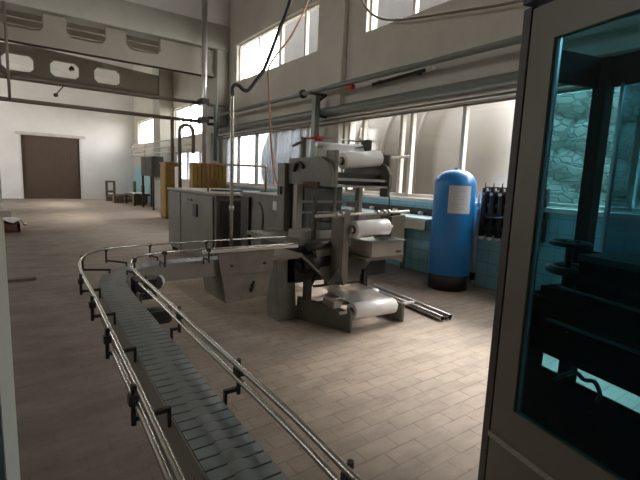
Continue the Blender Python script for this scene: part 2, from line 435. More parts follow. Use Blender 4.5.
cn = thing('shed_roof', 'weathered shed roof outside above the beige tanks, seen through the upper panes', 'roof', (11.5, 12, -.4))
MB().prism([(10.0, 7.9), (11.5, 8.4), (11.5, 8.48), (10.0, 7.98)], 'Y', 5.0, 17.6).build('sheeting', 'shed_sheet', cn)
for k in range(10):
    y = 5.2 + k*1.35
    MB().bar((10.0, y, 7.8), (11.5, y, 8.3), .12, .2).build('rafter', 'shed_sheet', cn)
MB().box(9.9, 10.0, 3.2, 17.3, 6.5, 9.6).build('front_boarding', 'shed_sheet', cn)  # shed front seen through upper panes, lengthened to keep sun off the left floor
for y in (5.2, 11.3, 17.4): MB().box(11.9, 12.05, y-.08, y+.08, -.4, 8.4).build('post', 'shed_sheet', cn)

# ---------------------------------------------------------------- conveyor
cv = thing('slat_conveyor', 'curved slat-chain conveyor with chrome guide rails in the left foreground', 'conveyor', (.5, 2.0, 0))
ZB = .85
cpath = [(.435, .35), (.447, .9), (.458, 1.3), (.475, 1.8), (.49, 2.3), (.503, 2.8), (.53, 3.12), (.62, 3.42), (.78, 3.6), (1.0, 3.68), (1.4, 3.70), (1.75, 3.705), (2.1, 3.71)]
cl = catmull([(x, y, ZB) for x, y in cpath], 40)
# resample by arc length
def resample(pts, step):
    out = [pts[0]]; acc = 0
    for a, b in zip(pts, pts[1:]):
        seg = (b - a).length
        while acc + seg >= step:
            t = (step - acc) / seg; a = a.lerp(b, t); out.append(a.copy()); seg = (b - a).length; acc = 0
        acc += seg
    return out
slat = resample(cl, .0508); HW = .083
b = MB()
def frame_at(P, i):
    d = (P[min(i+1, len(P)-1)] - P[max(i-1, 0)]).normalized()
    return d, Vector((d.y, -d.x, 0))
for i in range(len(slat)-1):
    d0, n0 = frame_at(slat, i); d1, n1 = frame_at(slat, i+1)
    p0, p1 = slat[i], slat[i+1]
    off = [(-HW, 0, .0036), (-.026, 0, .0030), (-.016, .008, .0008), (.016, .008, .0008), (.026, 0, .0030), (HW, 0, .0036)]
    low = []; hi = []
    for u, e, gp in off:
        low.append(p0 + n0*u + d0*(e + gp)); hi.append(p1 + n1*u + d1*(e - gp))
    top_l = [b._v(v) for v in low]; top_h = [b._v(v) for v in hi]
    bl = [b._v(v - Vector((0, 0, .010))) for v in low]; bh = [b._v(v - Vector((0, 0, .010))) for v in hi]
    for k in range(5): b._f([top_l[k], top_l[k+1], top_h[k+1], top_h[k]])
    for k in range(5): b._f([bl[k], bl[k+1], top_l[k+1], top_l[k]]); b._f([bh[k], top_h[k], top_h[k+1], bh[k+1]])
    b._f([bl[0], top_l[0], top_h[0], bh[0]]); b._f([bl[5], bh[5], top_h[5], top_l[5]])
b.build('slat_chain', 'slat_grey', cv)
coarse = resample(cl, .06)
def strip(P, u0, u1, z0, z1):
    b = MB(); R = []
    for i, p in enumerate(P):
        d, n = frame_at(P, i)
        a, c2 = p + n*u0, p + n*u1
        R.append([b._v((q.x, q.y, z)) for q, z in ((a, z0), (c2, z0), (c2, z1), (a, z1))])
    for A, B in zip(R, R[1:]):
        for k in range(4): b._f([A[k], A[(k+1)%4], B[(k+1)%4], B[k]])
    b._f(R[0][::-1]); b._f(R[-1]); return b
strip(coarse, -.090, -.0855, .655, .850).build('side_frame', 'side_plate', cv)
strip(coarse, .0855, .090, .70, .843).build('side_frame', 'side_plate', cv)
strip(coarse, -.0855, .0855, .80, .836).build('wear_bed', 'seal_black', cv)
outer = catmull([(.235, .3, .975), (.254, .8, .975), (.271, 1.2, .975), (.284, 1.58, .975), (.31, 2.3, .975), (.328, 3.0, .975), (.362, 3.33, .975), (.45, 3.62, .975), (.62, 3.80, .975), (.88, 3.88, .975), (1.43, 3.92, .975), (2.1, 3.94, .975), (2.42, 3.945, .975)], 12)
inner = catmull([(.552, .3, .975), (.562, .6, .975), (.578, .9, .975), (.585, 1.3, .975), (.592, 1.7, .975), (.605, 2.3, .975), (.615, 2.85, .975), (.65, 3.13, .975), (.75, 3.35, .975), (.96, 3.46, .975), (1.28, 3.49, .975), (2.2, 3.47, .975)], 12)
low = lambda P, dz, y1, off=0: [Vector((p.x+off, p.y, p.z-dz)) for p in P if p.y < y1 and p.x < 1]
MB().tube(outer, .0095).build('guide_rail', 'chrome', cv)
MB().tube(inner, .0095).build('guide_rail', 'chrome', cv)
MB().tube(low(outer, .045, 1.72, -.006), .0095).build('guide_rail', 'chrome', cv)
MB().tube(low(inner, .052, 2.75, .004), .0095).build('guide_rail', 'chrome', cv)
def bracket(rail, base, dz):
    r = Vector(rail); q = Vector(base); zt = .985; zl = .878
    b = MB().cyl((r.x, r.y, zl-.02), (r.x, r.y, zt), .008, 8)
    b.bar((r.x, r.y, zl), (q.x, q.y, zl), .014, .014)
    b.box(r.x-.014, r.x+.014, r.y-.015, r.y+.015, .955 - dz, .985 - dz)
    b.bar((q.x, q.y, zl+.007), (q.x, q.y, .82), .014, .010, (1, 0, 0))
    b.build('rail_bracket', 'dark_metal', cv)
for y in (.62, 1.26, 1.80, 2.32, 2.86):
    xr = min(outer, key=lambda p: abs(p.y-y)+5*(p.x > .5)).x
    bracket((xr-.014, y, 0), (min(slat, key=lambda p: abs(p.y-y)).x-.095, y, 0), .03)
for y in (.65, 1.27, 1.95, 2.62):
    xr = min(inner, key=lambda p: abs(p.y-y)+5*(p.x > .7)).x
    bracket((xr+.016, y, 0), (min(slat, key=lambda p: abs(p.y-y)).x+.095, y, 0), .03)
for (a, q) in (((.395, 3.50), (.56, 3.42)), ((.60, 3.80), (.72, 3.64)), ((.97, 3.905), (1.0, 3.77)), ((1.5, 3.935), (1.5, 3.80)),
               ((.70, 3.26), (.66, 3.32)), ((.97, 3.445), (.97, 3.59)), ((1.35, 3.475), (1.35, 3.60))):
    bracket((*a, 0), (*q, 0), .0)
for (x, y) in ((.44, .55), (.45, 1.0)):
    l = MB().box(x-.025, x+.025, y-.025, y+.025, .012, .80).box(x-.09, x+.09, y-.03, y+.03, .74, .80)
    l.cyl((x, y, 0), (x, y, .02), .06, 14); l.build('support_leg', 'dark_metal', cv)
# drive motor at the inside of the bend
mt = MB().cyl((.70, 3.11, .80), (.84, 3.21, .80), .058, 18).box(.66, .80, 3.05, 3.2, .72, .86)
mo = mt.build('drive_motor', 'black_plastic', cv)
MB().cyl((.84, 3.21, .80), (.875, 3.235, .80), .045, 18).build('motor_cover', 'plastic_white', mo)
MB().box(.66, .685, 2.98, 3.05, .62, .78).build('motor_mount', 'beige_metal', cv)
gb = MB().box(.60, .74, 2.55, 2.66, .70, .78).cyl((.60, 2.6, .74), (.76, 2.6, .74), .05, 14); gb.build('chain_tensioner', 'dark_metal', cv)

# beige chute under the far run
h = MB().prism([(1.505, .71), (2.025, .71), (1.985, .45), (1.55, .435)], 'Y', 3.575, 4.1).build('hopper_box', 'hopper_beige', cv, bevel=.008)
h['label'] = 'beige tapered sheet-metal box under the conveyor end'
MB().prism([(1.47, .905), (2.05, .925), (2.03, .705), (1.50, .70)], 'Y', 3.565, 3.585).build('front_plate', 'hopper_beige', h, bevel=.004)
for x in (1.60, 1.94): MB().cyl((x, 3.545, .79), (x, 3.57, .79), .013, 10).build('bolt', 'dark_metal', h)
MB().tube([(1.84, 3.575, .62), (1.825, 3.56, .585), (1.81, 3.555, .55), (1.808, 3.575, .52)], .012, 8).build('handle', 'dark_metal', h)
MB().cyl((1.96, 3.8, .50), (2.10, 3.8, .50), .028, 12).build('outlet', 'plastic_white', h)
MB().box(1.32, 2.30, 3.53, 3.565, .925, .95).build('guide_strip', 'pale_steel', cv)
MB().box(2.03, 2.36, 3.58, 3.95, .80, .853).build('transfer_plate', 'machine_olive', cv)

# chrome upright on the conveyor with its cable
cp = thing('conduit_pipe', 'thin chrome upright pipe rising from the far conveyor run', 'pipe', (1.67, 3.74, .85))
pc = [(1.67, 3.735, .853)] + [(1.67, 3.735, z) for z in (1.2, 1.6, 2.0, 2.3, 2.34)]
MB().tube(pc, .017, 12).build('pipe', 'chrome', cp)
MB().cyl((1.67, 3.735, .85), (1.67, 3.735, .90), .035, 14).build('foot', 'dark_metal', cp)
MB().cyl((1.67, 3.735, 1.28), (1.67, 3.735, 1.33), .024, 14).build('collar', 'steel', cp)
ca = catmull([(1.67, 3.735, 2.33), (1.668, 3.735, 2.39), (1.69, 3.735, 2.425), (1.73, 3.735, 2.425), (1.78, 3.735, 2.395), (1.83, 3.735, 2.405), (1.90, 3.74, 2.49), (1.98, 3.74, 2.60), (2.06, 3.74, 2.79), (2.14, 3.74, 3.0), (2.26, 3.75, 3.30), (2.6, 3.9, 4.3), (2.9, 4.2, 6.0), (3.0, 4.4, 8.55)], 8)
tag(MB().tube(ca, .017, 10).build('hanging_cable', 'black_plastic'), 'thick black cable sagging from above onto the chrome upright pipe', 'cable')
oh = catmull([(3.25, 5.05, 1.42), (3.13, 5.35, 1.50), (3.08, 5.45, 1.75), (3.03, 5.5, 2.42), (3.0, 5.5, 2.9), (2.985, 5.5, 3.1), (3.1, 5.5, 3.3), (3.5, 5.7, 3.75), (4.1, 6.2, 4.6), (4.6, 6.6, 6.0), (4.8, 6.8, 8.2)], 8)
tag(MB().tube(oh, .014, 8).build('air_hose', 'orange_hose'), 'thin orange air hose dropping from above to the wrapping machine', 'hose')

# ---------------------------------------------------------------- shrink tunnel
tn = thing('shrink_tunnel', 'large grey sheet-metal oven cabinet with a black door handle', 'cabinet', (3.3, 7.9, 0))
MB().box(2.70, 4.0, 6.65, 9.2, .09, 1.28).build('body', 'cabinet_grey', tn, bevel=.012)
MB().box(2.66, 4.04, 6.60, 9.24, 1.28, 1.325).build('top_panel', 'beige_metal', tn, bevel=.008)
d1 = MB().box(2.67, 2.70, 6.72, 8.35, .14, 1.25).build('door', 'cabinet_grey', tn, bevel=.006)
MB().box(2.645, 2.67, 7.42, 7.62, .86, 1.09).build('handle', 'black_plastic', d1, bevel=.008)
MB().box(2.655, 2.67, 7.7, 7.95, 1.13, 1.17).build('latch', 'black_plastic', d1)
MB().box(2.67, 2.70, 8.40, 9.18, .14, 1.25).build('side_panel', 'cabinet_grey', tn, bevel=.006)
for x in (2.78, 3.92):
    for y in (6.75, 9.1): MB().box(x-.05, x+.05, y-.05, y+.05, 0, .09).build('foot', 'dark_metal', tn)
MB().box(2.80, 3.55, 6.6, 6.65, .3, 1.2).build('tunnel_mouth', 'dark_metal', tn)
gr = thing('guard_rail', 'rust-red tubular rail standing over the grey oven cabinet', 'rail', (3.4, 7.3, 1.325))
MB().tube([(2.72, 7.05, 1.33), (2.72, 7.05, 1.78), (2.75, 7.05, 1.80), (3.80, 7.05, 1.81), (3.83, 7.05, 1.79), (3.83, 7.05, 1.33)], .017, 10).build('frame_tube', 'rail_rust', gr)
MB().bar((2.9, 7.4, 1.345), (3.95, 6.9, 1.345), .02, .03).build('lower_rail', 'dark_metal', gr)
tag(MB().box(3.35, 3.62, 6.85, 7.02, 1.325, 1.36).build('switch_box', 'plastic_white', bevel=.006), 'small pale switch box lying on top of the grey oven cabinet', 'box')
ib = thing('infeed_hood', 'dark grey hood with an oval hatch between oven cabinet and wrapping machine', 'hood', (3.4, 5.65, 0))
MB().box(2.98, 3.95, 5.06, 6.25, .42, 1.33).build('body', 'machine_grey', ib, bevel=.01)
MB().box(2.95, 3.98, 5.03, 6.27, 1.33, 1.37).build('lid', 'cabinet_grey', ib, bevel=.006)
hz = MB().lathe((2.955, 5.7, .98), (1, 0, 0), [(0, .16), (.03, .18)], 28)
for v in hz.bm.verts: v.co.z = .98 + (v.co.z - .98) * 1.5
hz.build('hatch', 'cabinet_grey', ib)
MB().box(2.93, 2.98, 5.93, 6.2, .55, 1.3).build('side_rib', 'dark_metal', ib)
MB().box(2.965, 2.98, 5.14, 5.24, 1.16, 1.28).build('switch_plate', 'plastic_white', ib)
for x in (3.05, 3.88):
    for y in (5.12, 6.18): MB().box(x-.03, x+.03, y-.03, y+.03, 0, .42).build('leg', 'dark_metal', ib)

# ---------------------------------------------------------------- film wrapping machine
wm = thing('wrapping_machine', 'grey film wrapping machine with side plates between the film rolls', 'machine', (3.1, 4.2, 0))
MB().box(2.83, 2.95, 4.71, 4.90, 0, 1.80).build('rear_column', 'machine_olive', wm, bevel=.008)
MB().box(2.81, 2.85, 4.78, 4.86, 1.40, 1.50).build('clamp', 'dark_metal', wm)
MB().prism([(4.70, 1.86), (4.0, 1.87), (3.86, 1.80), (3.80, 1.70), (3.80, 1.53), (4.70, 1.54)], 'X', 2.88, 2.93).build('head_plate', 'machine_grey', wm, bevel=.006)
MB().prism([(4.70, 1.86), (4.0, 1.87), (3.86, 1.80), (3.80, 1.70), (3.80, 1.53), (4.70, 1.54)], 'X', 3.78, 3.83).build('head_plate', 'machine_grey', wm, bevel=.006)
MB().tube(catmull([(2.865, 4.55, 1.70), (2.855, 4.5, 1.78), (2.855, 4.42, 1.80), (2.865, 4.34, 1.74)], 5), .022, 8).build('handle', 'dark_metal', wm)
MB().box(2.86, 2.885, 4.02, 4.35, 1.50, 1.58).build('latch', 'rust_spot', wm)
MB().box(2.93, 3.78, 3.96, 4.4, 1.56, 1.70).build('cross_beam', 'dark_metal', wm)
MB().box(2.93, 3.78, 3.84, 3.88, 1.605, 1.635).build('steel_bar', 'steel', wm)
MB().box(2.93, 3.78, 3.82, 3.86, 1.53, 1.555).build('steel_bar', 'steel', wm)
MB().box(2.93, 3.78, 4.45, 4.70, 1.80, 1.86).build('top_cover', 'machine_grey', wm)
# roll carrier arms (upper)
MB().box(2.93, 2.98, 3.80, 3.98, 1.52, 1.94).build('roll_arm', 'machine_olive', wm, bevel=.006)
MB().box(3.84, 3.88, 3.88, 4.02, 1.42, 1.95).build('roll_arm', 'machine_olive', wm, bevel=.006)
MB().cyl((3.80, 3.78, 1.24), (3.80, 3.82, 1.56), .008, 8).build('tie_rod', 'dark_metal', wm)
# tunnel mouth in the middle
MB().box(2.76, 2.84, 4.30, 4.38, .95, 1.54).build('mouth_post', 'beige_metal', wm)
MB().box(3.74, 3.80, 4.30, 4.38, .95, 1.54).build('mouth_post', 'beige_metal', wm)
MB().box(2.93, 3.70, 4.62, 4.72, .9, 1.54).build('mouth_back', 'dark_metal', wm)
MB().box(2.84, 3.74, 4.32, 4.36, 1.32, 1.345).build('mouth_bar', 'steel', wm)
MB().box(2.84, 3.74, 4.30, 4.34, 1.19, 1.21).build('mouth_bar', 'steel', wm)
MB().box(3.10, 3.125, 4.0, 4.03, 1.02, 1.53).build('film_guide', 'machine_grey', wm)
cf = MB().grid(lambda u, v: (2.86+.87*u, 4.29+.01*math.sin(u*24), 1.0+.5*v), 24, 4); cf.build('film_curtain', 'curtain_film', wm)
MB().box(2.40, 3.72, 3.98, 4.9, .88, .93).build('table_plate', 'machine_olive', wm, bevel=.006)
MB().box(2.62, 2.90, 4.0, 4.25, .93, 1.02).build('guide_block', 'beige_metal', wm, bevel=.006)
MB().box(2.74, 2.775, 3.9, 3.94, .93, 1.42).build('jaw_guide', 'dark_metal', wm)
MB().tube([(2.75, 3.9, 1.18), (2.78, 3.84, 1.15), (2.95, 3.80, 1.14)], .014, 8).build('jaw_lever', 'dark_metal', wm)
for x, l in ((2.69, 2.9), (3.74, 3.95)):
    pass
MB().prism([(2.915, 1.25), (3.005, 1.265), (3.005, .47), (2.95, .44), (2.915, .56)], 'Y', 3.58, 3.80).build('side_plate', 'machine_olive', wm, bevel=.006)
MB().prism([(3.68, 1.20), (3.92, 1.22), (3.92, .62), (3.70, .70)], 'Y', 3.62, 3.82).build('side_plate', 'machine_olive', wm, bevel=.006)
for x, w in ((2.96, .08), (3.80, .14)): MB().box(x-w/2, x+w/2, 3.66, 3.80, 1.205, 1.24).build('rust_cap', 'rust_spot', wm)
MB().box(2.92, 3.80, 3.80, 4.0, .62, .88).build('rear_beam', 'dark_metal', wm)
# gearing and motor low down
MB().box(2.44, 3.0, 3.98, 4.6, .42, .88).build('gear_housing', 'black_plastic', wm, bevel=.02)
MB().box(3.03, 3.86, 3.84, 4.5, .44, .725).build('shade_block', 'black_plastic', wm, bevel=.02)  # black block standing in for the shade under the control box
mm = MB().cyl((2.56, 3.88, .66), (2.94, 3.88, .70), .10, 22); mm.cyl((2.52, 3.88, .655), (2.56, 3.88, .66), .06, 14); mm.build('drive_motor', 'black_plastic', wm)
MB().bar((2.50, 3.80, .80), (2.76, 3.76, .56), .05, .03).build('strut', 'machine_grey', wm)
MB().cyl((2.62, 3.82, .86), (2.9, 3.82, .88), .05, 14).build('reducer', 'dark_metal', wm)
MB().prism([(2.70, .86), (2.80, .52), (2.92, .42), (2.98, .9)], 'Y', 3.80, 3.86).build('gusset', 'machine_grey', wm)
# pedestal, foot frame
MB().prism([(2.31, .76), (2.55, .76), (2.60, .0), (2.36, .0)], 'Y', 3.98, 4.25).build('pedestal', 'machine_grey', wm, bevel=.01)
def foot_plate(u0):
    A, B = Vector((2.60, 3.98, 0)), Vector((2.84, 3.30, 0)); n = Vector((.035, .012, 0))
    b = MB(); q = [A, B, B+n, A+n]
    lo_ = [b._v(v + Vector((u0, 0, .0))) for v in q]
    hi_ = [b._v(v + Vector((u0, 0, .27 if k in (0, 3) else .23))) for k, v in enumerate(q)]
    b._f(lo_[::-1]); b._f(hi_)
    for k in range(4): b._f([lo_[k], lo_[(k+1)%4], hi_[(k+1)%4], hi_[k]])
    return b
foot_plate(0).build('foot_plate', 'machine_grey', wm, bevel=.005)
MB().box(3.60, 3.64, 3.28, 3.50, 0, .225).build('foot_plate', 'machine_olive', wm, bevel=.005)
MB().box(3.58, 3.62, 3.48, 4.6, 0, .10).build('foot_rail', 'machine_grey', wm)
MB().box(2.70, 2.80, 3.42, 3.62, .255, .33).build('bearing_block', 'beige_metal', wm, bevel=.006)
MB().prism([(2.58, .50), (2.66, .50), (2.66, .27), (2.58, .27)], 'Y', 3.78, 3.84).build('upright', 'dark_metal', wm)
MB().bar((2.62, 3.84, .30), (2.80, 3.9, .52), .02, .03).build('brace', 'dark_metal', wm)
MB().box(2.70, 3.62, 4.18, 4.24, .0, .08).build('cross_rail', 'machine_grey', wm)
for x in (2.78, 3.66): MB().box(x-.06, x+.06, 4.6, 4.72, 0, .88).build('rear_leg', 'machine_grey', wm)
MB().cyl((2.55, 3.6, .48), (3.26, 3.6, .455), .013, 10).build('tension_bar', 'dark_metal', wm)
MB().box(3.24, 3.30, 3.57, 3.63, .38, .60).build('bar_holder', 'dark_metal', wm)
# webs of film
fw = MB().grid(lambda u, v: (2.66+.50*u + v*(.26+.10*u), 3.595-.21*v, .462-.012*u-.175*v + .02*math.sin(u*7)*(1-v)), 14, 8)
fw.build('film_web', 'film_web', wm)
fw = MB().grid(lambda u, v: (2.72+.44*u + v*(.30-.02*u), 3.605+.03*v, .47+.26*v + .012*math.sin(u*9)), 12, 8)
fw.build('film_web', 'film_web', wm)
fw = MB().grid(lambda u, v: (3.20+.70*u, 4.45-.12*v, 2.045+.02*u-.17*v + .008*math.sin(u*11)), 12, 4)
fw.build('film_web', 'film_web', wm)
# grey drive box between the plates
db = MB().box(3.18, 3.68, 3.40, 3.79, .77, .94).build('control_box', 'beige_metal', wm, bevel=.008)
MB().box(3.16, 3.70, 3.38, 3.80, .94, .955).build('box_lid', 'steel', db)
MB().box(3.56, 3.64, 3.392, 3.40, .81, .83).build('box_badge', 'dark_metal', db)
MB().box(3.14, 3.72, 3.42, 3.9, .735, .77).build('box_shelf', 'machine_olive', wm)
MB().cyl((3.40, 3.6, .955), (3.48, 3.6, .975), .02, 10).build('knob', 'steel', db)
# spindles carried by the machine
sp = MB().cyl((2.56, 3.62, 1.225), (3.97, 3.62, 1.262), .017, 12).build('spindle', 'pale_steel', wm)
for x in (2.82, 2.90, 3.42, 3.52, 3.60):
    MB().cyl((x, 3.62, 1.232+(x-2.8)*.026), (x+.035, 3.62, 1.233+(x-2.8)*.026), .034, 14).build('collar', 'steel', sp)
# rear secondary roller
MB().cyl((3.16, 4.5, 2.045), (3.92, 4.5, 2.065), .035, 14).build('idler_roller', 'film_roll', wm)
MB().cyl((3.2, 4.52, 2.14), (4.0, 4.52, 2.145), .011, 10).build('idler_rod', 'steel', wm)
MB().bar((2.96, 4.5, 1.86), (2.96, 4.5, 2.12), .05, .05).bar((2.80, 4.5, 2.0), (2.98, 4.5, 2.08), .03, .03).build('idler_arm', 'dark_metal', wm)
MB().box(3.96, 4.06, 4.46, 4.58, 1.82, 2.17).bar((3.72, 4.44, 2.02), (3.98, 4.48, 2.09), .03, .03).build('idler_arm', 'dark_metal', wm)
MB().box(3.83, 4.06, 4.4, 4.6, 1.80, 1.85).build('idler_base', 'dark_metal', wm)
MB().cyl((3.08, 4.45, 2.12), (3.20, 4.45, 2.12), .035, 14).build('valve', 'red_paint', wm)
MB().cyl((2.96, 4.45, 2.10), (3.08, 4.45, 2.12), .012, 10).build('valve_pipe', 'red_paint', wm)

# film rolls: lifted off their spindles they are things of their own
def roll(c0, c1, r, label, core_r, ext0, ext1, name='film_roll'):
    c0, c1 = Vector(c0), Vector(c1); d = (c1-c0).normalized(); L = (c1-c0).length
    t = thing(name, label, 'roll', (c0 + c1) / 2, 'film rolls on the wrapping machine')
    f = MB().lathe(c0, d, [(0, core_r), (0, r-.006), (.006, r), (L-.006, r), (L, r-.006), (L, core_r)], 36, cap=False); f.build('film', 'film_roll', t)
    MB().lathe(c0 - d*.012, d, [(0, .022), (0, core_r), (L+.024, core_r), (L+.024, .022)], 24, cap=False).build('core', 'cardboard', t)
    s = MB().cyl(c0 - d*ext0, c1 + d*ext1, .018, 12).build('spindle', 'pale_steel', t)
    for a in (-.05, L+.02): MB().cyl(c0 + d*a, c0 + d*(a+.03), .032, 14).build('collar', 'steel', s)
    return t
roll((3.185, 4.0, 1.835), (3.77, 4.0, 1.90), .097, 'uppermost white film roll, between the two roll arms on top', .05, .26, .56)
roll((3.03, 3.55, 1.075), (3.53, 3.55, 1.09), .097, 'middle white film roll, just above the grey control box', .045, .03, .10)
roll((2.90, 3.36, .215), (3.52, 3.36, .195), .09, 'lowest white film roll, close to the floor at the front', .045, .16, .36)
t = thing('spare_roll', 'short narrow white roll behind the lowest film roll', 'roll', (3.6, 3.75, .16))
MB().lathe((3.26, 3.8, .255), (1, 0, -.06), [(0, .02), (0, .045), (.42, .045), (.42, .02)], 20, cap=False).build('film', 'film_roll', t)
MB().cyl((3.25, 3.8, .256), (3.70, 3.8, .229), .02, 12).build('core', 'yellow_paint', t)
MB().box(3.34, 3.40, 3.76, 3.84, 0, .21).build('cradle', 'dark_metal', t)
MB().box(3.56, 3.62, 3.76, 3.84, .1, .205).build('cradle', 'dark_metal', t)

# steel tubes on the floor
for a, b2, lab in (((4.19, 3.05, .034), (4.42, 4.62, .034), 'right-hand one of two long steel tubes lying on the brick floor'), ((4.06, 3.06, .034), (4.28, 4.66, .034), 'left-hand one of two long steel tubes lying on the brick floor')):
    a, b2 = Vector(a), Vector(b2); d = (b2-a).normalized(); L = (b2-a).length
    o = MB().lathe(a, d, [(0, .028), (0, .034), (L, .034), (L, .028), (0, .028)], 18, cap=False).build('steel_tube', 'steel')
    tag(o, lab, 'tube', 'steel tubes lying on the floor')

# ---------------------------------------------------------------- blue pressure vessel
TX, TY, TR = 5.525, 4.13, .31
tk = thing('pressure_vessel', 'tall blue pressure vessel with a white label on a black base', 'tank', (TX, TY, 0))
MB().lathe((TX, TY, 0), (0, 0, 1), [(0, TR-.012), (.235, TR-.012), (.245, TR-.03)], 48).build('base_ring', 'black_plastic', tk)
dome = [(.236, TR-.008), (.25, TR)] + [(1.60, TR)]
for k in range(1, 11):
    a = k/10*PI/2; dome.append((1.60 + .24*math.sin(a), TR*math.cos(a)**.85 if k < 10 else .05))
MB().lathe((TX, TY, 0), (0, 0, 1), dome, 48).build('shell', 'tank_blue', tk)
MB().lathe((TX, TY, 1.835), (0, 0, 1), [(0, .04), (.015, .04), (.02, .03), (.03, .03)], 20).build('top_plug', 'tank_blue', tk)
va = math.atan2(-TY, -TX)
a0, a1 = va + .36 - .62, va + .36 + .47
lb = MB().grid(lambda u, v: (TX+(TR+.004)*math.cos(a0+(a1-a0)*u), TY+(TR+.004)*math.sin(a0+(a1-a0)*u), 1.19+.41*v), 16, 2).build('label', 'label_paper', tk)
tx = MB()
for k in range(9):
    z = 1.55 - k*.038; uu = .62 + .3*math.sin(k*2.3)
    tx.grid(lambda u, v: (TX+(TR+.006)*math.cos(a0+(a1-a0)*(.1+uu*.8*u)), TY+(TR+.006)*math.sin(a0+(a1-a0)*(.1+uu*.8*u)), z+.008*v), 10, 1)
mat('label_ink', (.46, .48, .53), .7)
tx.build('print_lines', 'label_ink', lb)
dp = thing('drain_pipe', 'thin pale upright pipe on the right side of the blue vessel', 'pipe', (5.985, 4.0, 0))
MB().tube([(5.985, 4.0, .0), (5.985, 4.0, .6), (5.985, 4.0, 1.45), (5.985, 4.0, 1.50)], .022, 12).build('pipe', 'pipe_pale', dp)
MB().box(5.955, 6.01, 3.97, 4.03, .10, .22).build('valve_block', 'dark_metal', dp)
MB().cyl((5.985, 4.0, 1.20), (5.985, 4.0, 1.27), .034, 12).build('union', 'plastic_white', dp)

# black valve manifold on the wall
mf = thing('valve_manifold', 'black valve manifold rack with white pipe ends beside the blue vessel', 'manifold', (5.9, 3.4, .78))
MB().box(5.99, 6.06, 2.95, 3.90, .86, 1.60).build('back_plate', 'dark_metal', mf)
for z in (1.50, 1.16, .98): MB().cyl((5.93, 2.95, z), (5.93, 3.88, z), .05, 14).build('header_pipe', 'dark_metal', mf)
for y in (3.02, 3.16, 3.30, 3.44, 3.58, 3.72, 3.86):
    q = MB().cyl((5.91, y, .84), (5.91, y, 1.58), .045, 14).build('valve_body', 'black_plastic', mf)
    MB().cyl((5.91, y, 1.58), (5.91, y, 1.66), .010, 8).build('pin', 'dark_metal', q)
    MB().lathe((5.91, y, .78), (0, 0, 1), [(0, .01), (.01, .035), (.03, .048), (.06, .048)], 14).build('bowl', 'plastic_white', q)
    MB().cyl((5.85, y, 1.49), (5.90, y, 1.49), .024, 12).build('cap', 'plastic_white', q)
for z in (1.43, 1.28, 1.10, .92): MB().cyl((5.96, 3.90, z), (5.93, 3.94, z), .032, 12).build('side_port', 'plastic_white', mf)
MB().cyl((5.84, 3.12, 1.17), (5.85, 3.76, 1.14), .014, 10).build('level_rod', 'chrome', mf)

# bench along the window wall
bn = thing('steel_bench', 'pale blue steel-edged bench under the windows left of the blue vessel', 'bench', (5.6, 5.9, 0))
MB().box(5.35, 6.02, 4.50, 7.3, 1.02, 1.05).build('bench_top', 'bench_blue', bn, bevel=.005)
MB().box(5.33, 5.37, 4.50, 7.3, .86, 1.03).build('front_edge', 'steel', bn, bevel=.01)
for y in (5.5, 7.2):
    for x in (5.42, 5.96): MB().box(x-.03, x+.03, y-.03, y+.03, 0, 1.02).build('leg', 'machine_grey', bn)
MB().box(5.98, 6.07, 4.52, 7.3, 1.05, 1.17).build('shadow_gap_strip', 'dark_metal', bn)  # dark strip standing in for the shadow gap between sill and bench
for k, (y, l) in enumerate(((5.75, .10), (5.12, .08), (6.4, .09))):
    tag(MB().cyl((5.93, y-l/2, 1.085), (5.93, y+l/2, 1.085), .034, 14).build('pipe_fitting', 'plastic_white'),
        ('small white fitting on the bench near the middle', 'small white fitting on the bench close to the blue vessel', 'small white fitting on the bench near its far end')[k], 'fitting', 'white fittings on the bench')

# ---------------------------------------------------------------- pipes and cables
def pipe(name, label, pts, r, m, cat='pipe', group=None, n=12):
    return tag(MB().tube(pts, r, n).build(name, m), label, cat, group)
up = thing('wall_pipe', 'dark grey-green pipe highest along the window wall, with flange', 'pipe', (5.7, 6, 3.6), 'pipes along the window wall')
MB().tube([(5.7, y, 3.6) for y in (BACK, 2, 6, 10, 13.8)], .055, 14).build('pipe', 'pipe_green', up)
MB().cyl((5.7, 8.72, 3.6), (5.7, 8.80, 3.6), .10, 18).build('flange', 'dark_metal', up)
MB().cyl((5.7, 7.0, 3.50), (5.7, 7.0, 3.62), .02, 10).cyl((5.7, 6.9, 3.50), (5.7, 7.1, 3.50), .05, 14).build('valve', 'red_paint', up)
pipe('wall_pipe', 'thick grey-green pipe just above the lower windows', [(5.8, y, 3.13) for y in (BACK, 3, 8, 12, 14.4)], .085, 'pipe_green', group='pipes along the window wall', n=16)
pipe('wall_pipe', 'pale thin pipe hugging the underside of the thick grey-green pipe', [(5.95, y, 3.02) for y in (BACK, 3, 8, 14.4)], .03, 'pipe_pale', group='pipes along the window wall')
pipe('wall_pipe', 'thin rust-brown pipe across the lower window tops, nearer the thick pipe', [(5.9, y, 2.955) for y in (BACK, 3, 8, 14.4)], .018, 'pipe_brown', group='pipes along the window wall')
pipe('wall_pipe', 'lowest thin rust-brown pipe across the lower window tops', [(5.9, y, 2.865) for y in (BACK, 3, 8, 14.4)], .018, 'pipe_brown', group='pipes along the window wall')
ps = thing('pipe_support', 'grey steel upright carrying the pipes in front of the wall pillar', 'post', (5.62, 8.1, 0))
MB().box(5.56, 5.70, 8.03, 8.17, 0, 3.45).build('post', 'pipe_green', ps, bevel=.01)
MB().bar((5.45, 8.1, 3.50), (5.9, 8.1, 3.50), .06, .06).bar((5.62, 8.1, 3.30), (5.86, 8.1, 3.48), .04, .05).build('bracket', 'dark_metal', ps)
MB().bar((5.62, 8.1, 3.03), (5.95, 8.1, 3.03), .05, .05).build('cross_arm', 'dark_metal', ps)
